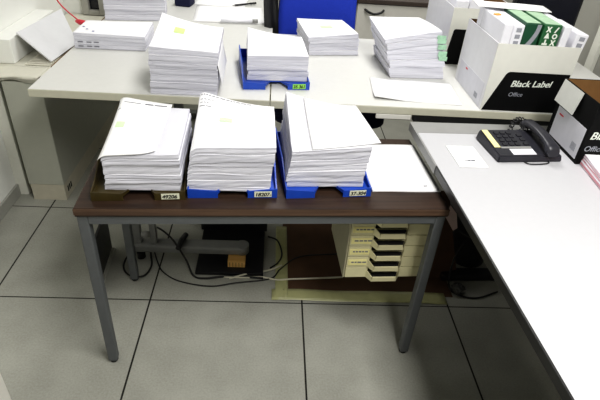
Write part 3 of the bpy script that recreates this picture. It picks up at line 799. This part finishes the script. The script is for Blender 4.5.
# ------------------------------------------------------------------ drawer organiser under the table
dg = thing('drawer_organizer', 'cream plastic drawer organizer with scooped handles under the table', 'drawer unit', (.713, -.165, .30), R(3.2))
OW, OD, DH, NDR = .279, .27, .0458, 6
OH = .2968
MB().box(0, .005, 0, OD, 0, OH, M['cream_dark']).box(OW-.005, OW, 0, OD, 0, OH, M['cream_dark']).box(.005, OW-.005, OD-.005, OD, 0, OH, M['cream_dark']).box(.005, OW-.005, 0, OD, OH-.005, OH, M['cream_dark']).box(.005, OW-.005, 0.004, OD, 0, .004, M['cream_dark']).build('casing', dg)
dcard = None
for k in range(NDR):
    z0 = .005+DH*k; z1 = z0+DH-.003
    q = MB(); m = M['cream_plastic']
    xs = (.006, .082, .098, .172, .188, OW-.006)
    q.box(xs[0], xs[1], -.006, .006, z0, z1, m, .001).box(xs[4], xs[5], -.006, .006, z0, z1, m, .001)
    q.box(xs[1], xs[4], -.004, .006, z0, z0+.020, m)
    # trapezoid pull lip bulging outwards
    q.hexa([(xs[1]-.006, -.006, z0+.002), (xs[4]+.006, -.006, z0+.002), (xs[4]+.006, .0, z0+.002), (xs[1]-.006, .0, z0+.002),
            (xs[2]-.006, -.030, z0+.004), (xs[3]+.006, -.030, z0+.004), (xs[3]+.006, -.026, z0+.008), (xs[2]-.006, -.026, z0+.008)], m)
    q.hexa([(xs[2]-.006, -.031, z0+.002), (xs[3]+.006, -.031, z0+.002), (xs[3]+.006, -.027, z0+.002), (xs[2]-.006, -.027, z0+.002),
            (xs[2]-.003, -.033, z0+.022), (xs[3]+.003, -.033, z0+.022), (xs[3]+.003, -.029, z0+.022), (xs[2]-.003, -.029, z0+.022)], m)
    for (xa, xb) in ((xs[1]-.006, xs[2]-.006), (xs[4]+.006, xs[3]+.006)):
        q.hexa([(xa, -.006, z0+.002), (xb, -.031, z0+.002), (xb+.0015, -.027, z0+.002), (xa+.0015, -.003, z0+.002),
                (xa, -.006, z0+.034), (xb, -.033, z0+.022), (xb+.0015, -.029, z0+.022), (xa+.0015, -.003, z0+.034)], m)
    q.box(.012, OW-.012, .006, OD-.02, z0, z0+.004, m)
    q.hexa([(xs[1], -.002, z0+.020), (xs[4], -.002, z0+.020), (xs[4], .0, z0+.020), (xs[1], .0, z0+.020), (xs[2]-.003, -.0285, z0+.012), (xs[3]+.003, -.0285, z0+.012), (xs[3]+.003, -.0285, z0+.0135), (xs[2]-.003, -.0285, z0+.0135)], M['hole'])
    d = q.build('drawer', dg)
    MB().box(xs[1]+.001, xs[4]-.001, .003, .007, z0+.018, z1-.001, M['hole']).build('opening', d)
    if k > 0:
        cd = MB().box(.010, .076-.004*(k == 1), -.0085, -.0058, z0+.010, z0+.033, M['card_yellow'], .0008).build('name_card', d)
        qq = MB(); x = .020
        while x < .070:
            l = random.uniform(.006, .014); qq.box(x, x+l, -.0092, -.0084, z0+.021, z0+.026, M['ink']); x += l+.003
        qq.build('handwriting', cd)

# cardboard sheet taped to the floor
kb = thing('cardboard_sheet', 'brown cardboard sheet lying on the floor under the drawer organizer', 'cardboard')
MB().box(.525, 1.235, .055, .62, .0004, .003, M['kraft_dark']).build('panel', kb)
def tapefn(x0, x1, y0, y1): return lambda u, v: (x0+(x1-x0)*u, y0+(y1-y0)*v+.002*math.sin(u*11), .0046+.0010*math.sin(u*17+v*5))
MB().surf(tapefn(.492, .545, .02, .50), 6, 20, M['tape'], .0008).build('tape_strip', kb)
MB().surf(tapefn(.478, 1.20, .012, .075), 24, 4, M['tape'], .0009).build('tape_strip', kb)

# ------------------------------------------------------------------ things on the floor under the desks
fb = thing('desk_leg_frame', 'grey steel foot beam with two posts under the table at left', 'metal frame', (0, 0, 0))
MB().box(-.13, .345, .225, .285, .048, .088, M['steel_light'], .010).tube([(.345, .255, .049), (.345, .255, .087)], .03, M['steel_light'], 16).build('foot_beam', fb)
MB().box(-.118, -.078, .24, .27, .085, .30, M['steel_light'], .003).build('post', fb)
MB().box(-.040, -.014, .24, .27, .085, .30, M['steel_light'], .003).build('post', fb)
MB().tube([(-.09, .255, 0), (-.09, .255, .05)], .018, M['rubber'], 12).build('foot_pad', fb)
MB().tube([(-.07, .238, .14), (-.055, .236, .14), (-.04, .238, .14)], [.012, .017, .012], M['strip_grey'], 10).build('clamp', fb)
wb = thing('wood_block', 'small raw pine block supporting the end of the grey foot beam', 'block', (0, 0, 0))
MB().box(.288, .362, .185, .28, .0165, .0478, M['wood_block'], .002).build('block', wb)
q = MB()
for k in range(5): q.box(.296+.013*k, .298+.013*k, .1842, .1852, .02, .044, M['walnut'])
q.build('saw_marks', wb)
fl_ = thing('floor_plate', 'flat black plate lying on the floor under the foot beam', 'plate', (0, 0, 0))
MB().box(.155, .44, .15, .46, .001, .016, M['black'], .003).build('slab', fl_)
MB().box(.145, .45, .44, .455, .016, .13, M['black'], .003).build('upright_edge', fl_)
pl = thing('display_panel', 'dark thin panel with pale double rail behind the left table leg', 'panel', (0, 0, 0))
MB().hexa([(-.218, .04, .012), (-.210, .04, .012), (-.226, .30, .012), (-.234, .30, .012), (-.218, .04, .20), (-.210, .04, .20), (-.226, .30, .20), (-.234, .30, .20)], M['dark_panel']).build('sheet', pl)
MB().hexa([(-.2185, .04, .11), (-.2095, .04, .11), (-.2255, .30, .075), (-.2345, .30, .075), (-.2185, .04, .202), (-.2095, .04, .202), (-.2255, .30, .202), (-.2345, .30, .202)], M['black']).build('upper_shade', pl)  # black upper half stands for the shade lying on the panel
MB().hexa([(-.216, .03, 0), (-.206, .03, 0), (-.222, .305, 0), (-.232, .305, 0), (-.216, .03, .009), (-.206, .03, .009), (-.222, .305, .009), (-.232, .305, .009)], M['pale_rail']).build('bottom_rail', pl)
MB().hexa([(-.203, .03, 0), (-.197, .03, 0), (-.213, .305, 0), (-.219, .305, 0), (-.203, .03, .007), (-.197, .03, .007), (-.213, .305, .007), (-.219, .305, .007)], M['pale_rail']).build('bottom_rail', pl)

def cable(label, pts, r, m, lift=0):
    o = MB().tube(spline([(x, y, (p[0] if p else r+.0006)) for x, y, *p in pts], 8), r, m, 6).build('cable')
    return tag(o, label, 'cable', 'cables on the floor under the table')
cable('black cable looping on the floor around the rear left table leg', [(-.10, .30, .045), (-.145, .27), (-.15, .19), (-.115, .135), (-.055, .13), (-.035, .19), (-.05, .26), (-.06, .30, .04)], .004, M['cable_black'])
cable('thin dark cable lying in a long curve nearest the viewer under the table', [(-.05, .31), (-.005, .20), (.03, .15), (.10, .105), (.225, .081), (.33, .105), (.47, .135), (.515, .19, .012), (.60, .27, .014), (.77, .30, .012)], .003, M['cable_black'])
cable('thick black cable drooping over the grey foot beam', [(-.06, .37, .06), (-.02, .31, .12), (.05, .24, .12), (.11, .195, .05), (.15, .14), (.20, .125), (.27, .138), (.36, .14), (.44, .135)], .0045, M['cable_black'])
cable('black cable arching beside the black plate on the floor', [(.455, .42), (.50, .39), (.52, .30), (.505, .24), (.47, .20)], .004, M['cable_black'])
cable('white cable running from the pine block to the drawer organizer', [(.27, .138), (.36, .136), (.43, .143), (.50, .128), (.56, .13, .009), (.68, .14, .0095), (.78, .15, .0095)], .004, M['cable_white'])
cable('short white cable forking off beside the black plate', [(.30, .128), (.39, .160, .012), (.46, .185), (.52, .215, .0095)], .004, M['cable_white'])
cw = tag(MB().tube([(.082, .205, .095), (.088, .250, .102), (.10, .300, .095)], .012, M['black'], 8).build('cable_clip'), 'black cable clip strapped on the grey foot beam', 'clip')

# right of the table: dark bin and bits
bn = thing('waste_bin', 'black plastic waste bin under the right desk', 'waste bin', (1.375, .322, 0))
MB().lathe(0, 0, [(.078, 0), (.080, .01), (.094, .27), (.096, .275), (.099, .28), (.097, .285), (.091, .283), (.074, .02)], M['black']).build('bucket', bn)
MB().lathe(0, 0, [(.1275, .265), (.134, .27), (.134, .284), (.128, .289), (.124, .284)], M['strip_grey']).build('rim', bn) if False else None
MB().tube([(.089*math.cos(a), .089*math.sin(a), .17) for a in [2*PI*k/24 for k in range(25)]], .003, M['dark_panel'], 6).build('band', bn)
tag(MB().hexa([(-.04, -.02, 0), (.10, -.02, 0), (.10, .02, 0), (-.04, .02, 0), (-.07, .06, .40), (.0, .06, .40), (.0, .064, .40), (-.07, .064, .40)], M['kraft_dark']).build('cardboard_piece', None, (1.19, .19, .004), R(10)),
    'dark brown cardboard piece standing behind the right table leg', 'cardboard')
tag(MB().prism([(0, 0, 0), (.035, 0, -.04), (.055, 0, -.11), (.04, 0, -.125), (-.005, 0, -.06)], (0, .002, 0), M['pink']).build('paper_scrap', None, (1.165, .165, .39)),
    'pale pinkish paper scrap beside the right table leg', 'paper scrap')
wad = MB(); bmesh.ops.create_icosphere(wad.bm, subdivisions=3, radius=.03); wad.mi(M['dark_panel'])
for v in wad.bm.verts: v.co *= random.uniform(.75, 1.1); v.co.z *= .7
zmin = min(v.co.z for v in wad.bm.verts)
tag(wad.build('crumpled_paper', None, (1.262, .085, -zmin+.0032)), 'crumpled grey paper on the floor near the waste bin', 'paper scrap')
cable('dark cable curving down between the bin and the table leg', [(1.27, .16, .22), (1.235, .14, .16), (1.225, .12, .07), (1.235, .10), (1.27, .06), (1.34, .05), (1.44, .09)], .004, M['cable_black'])
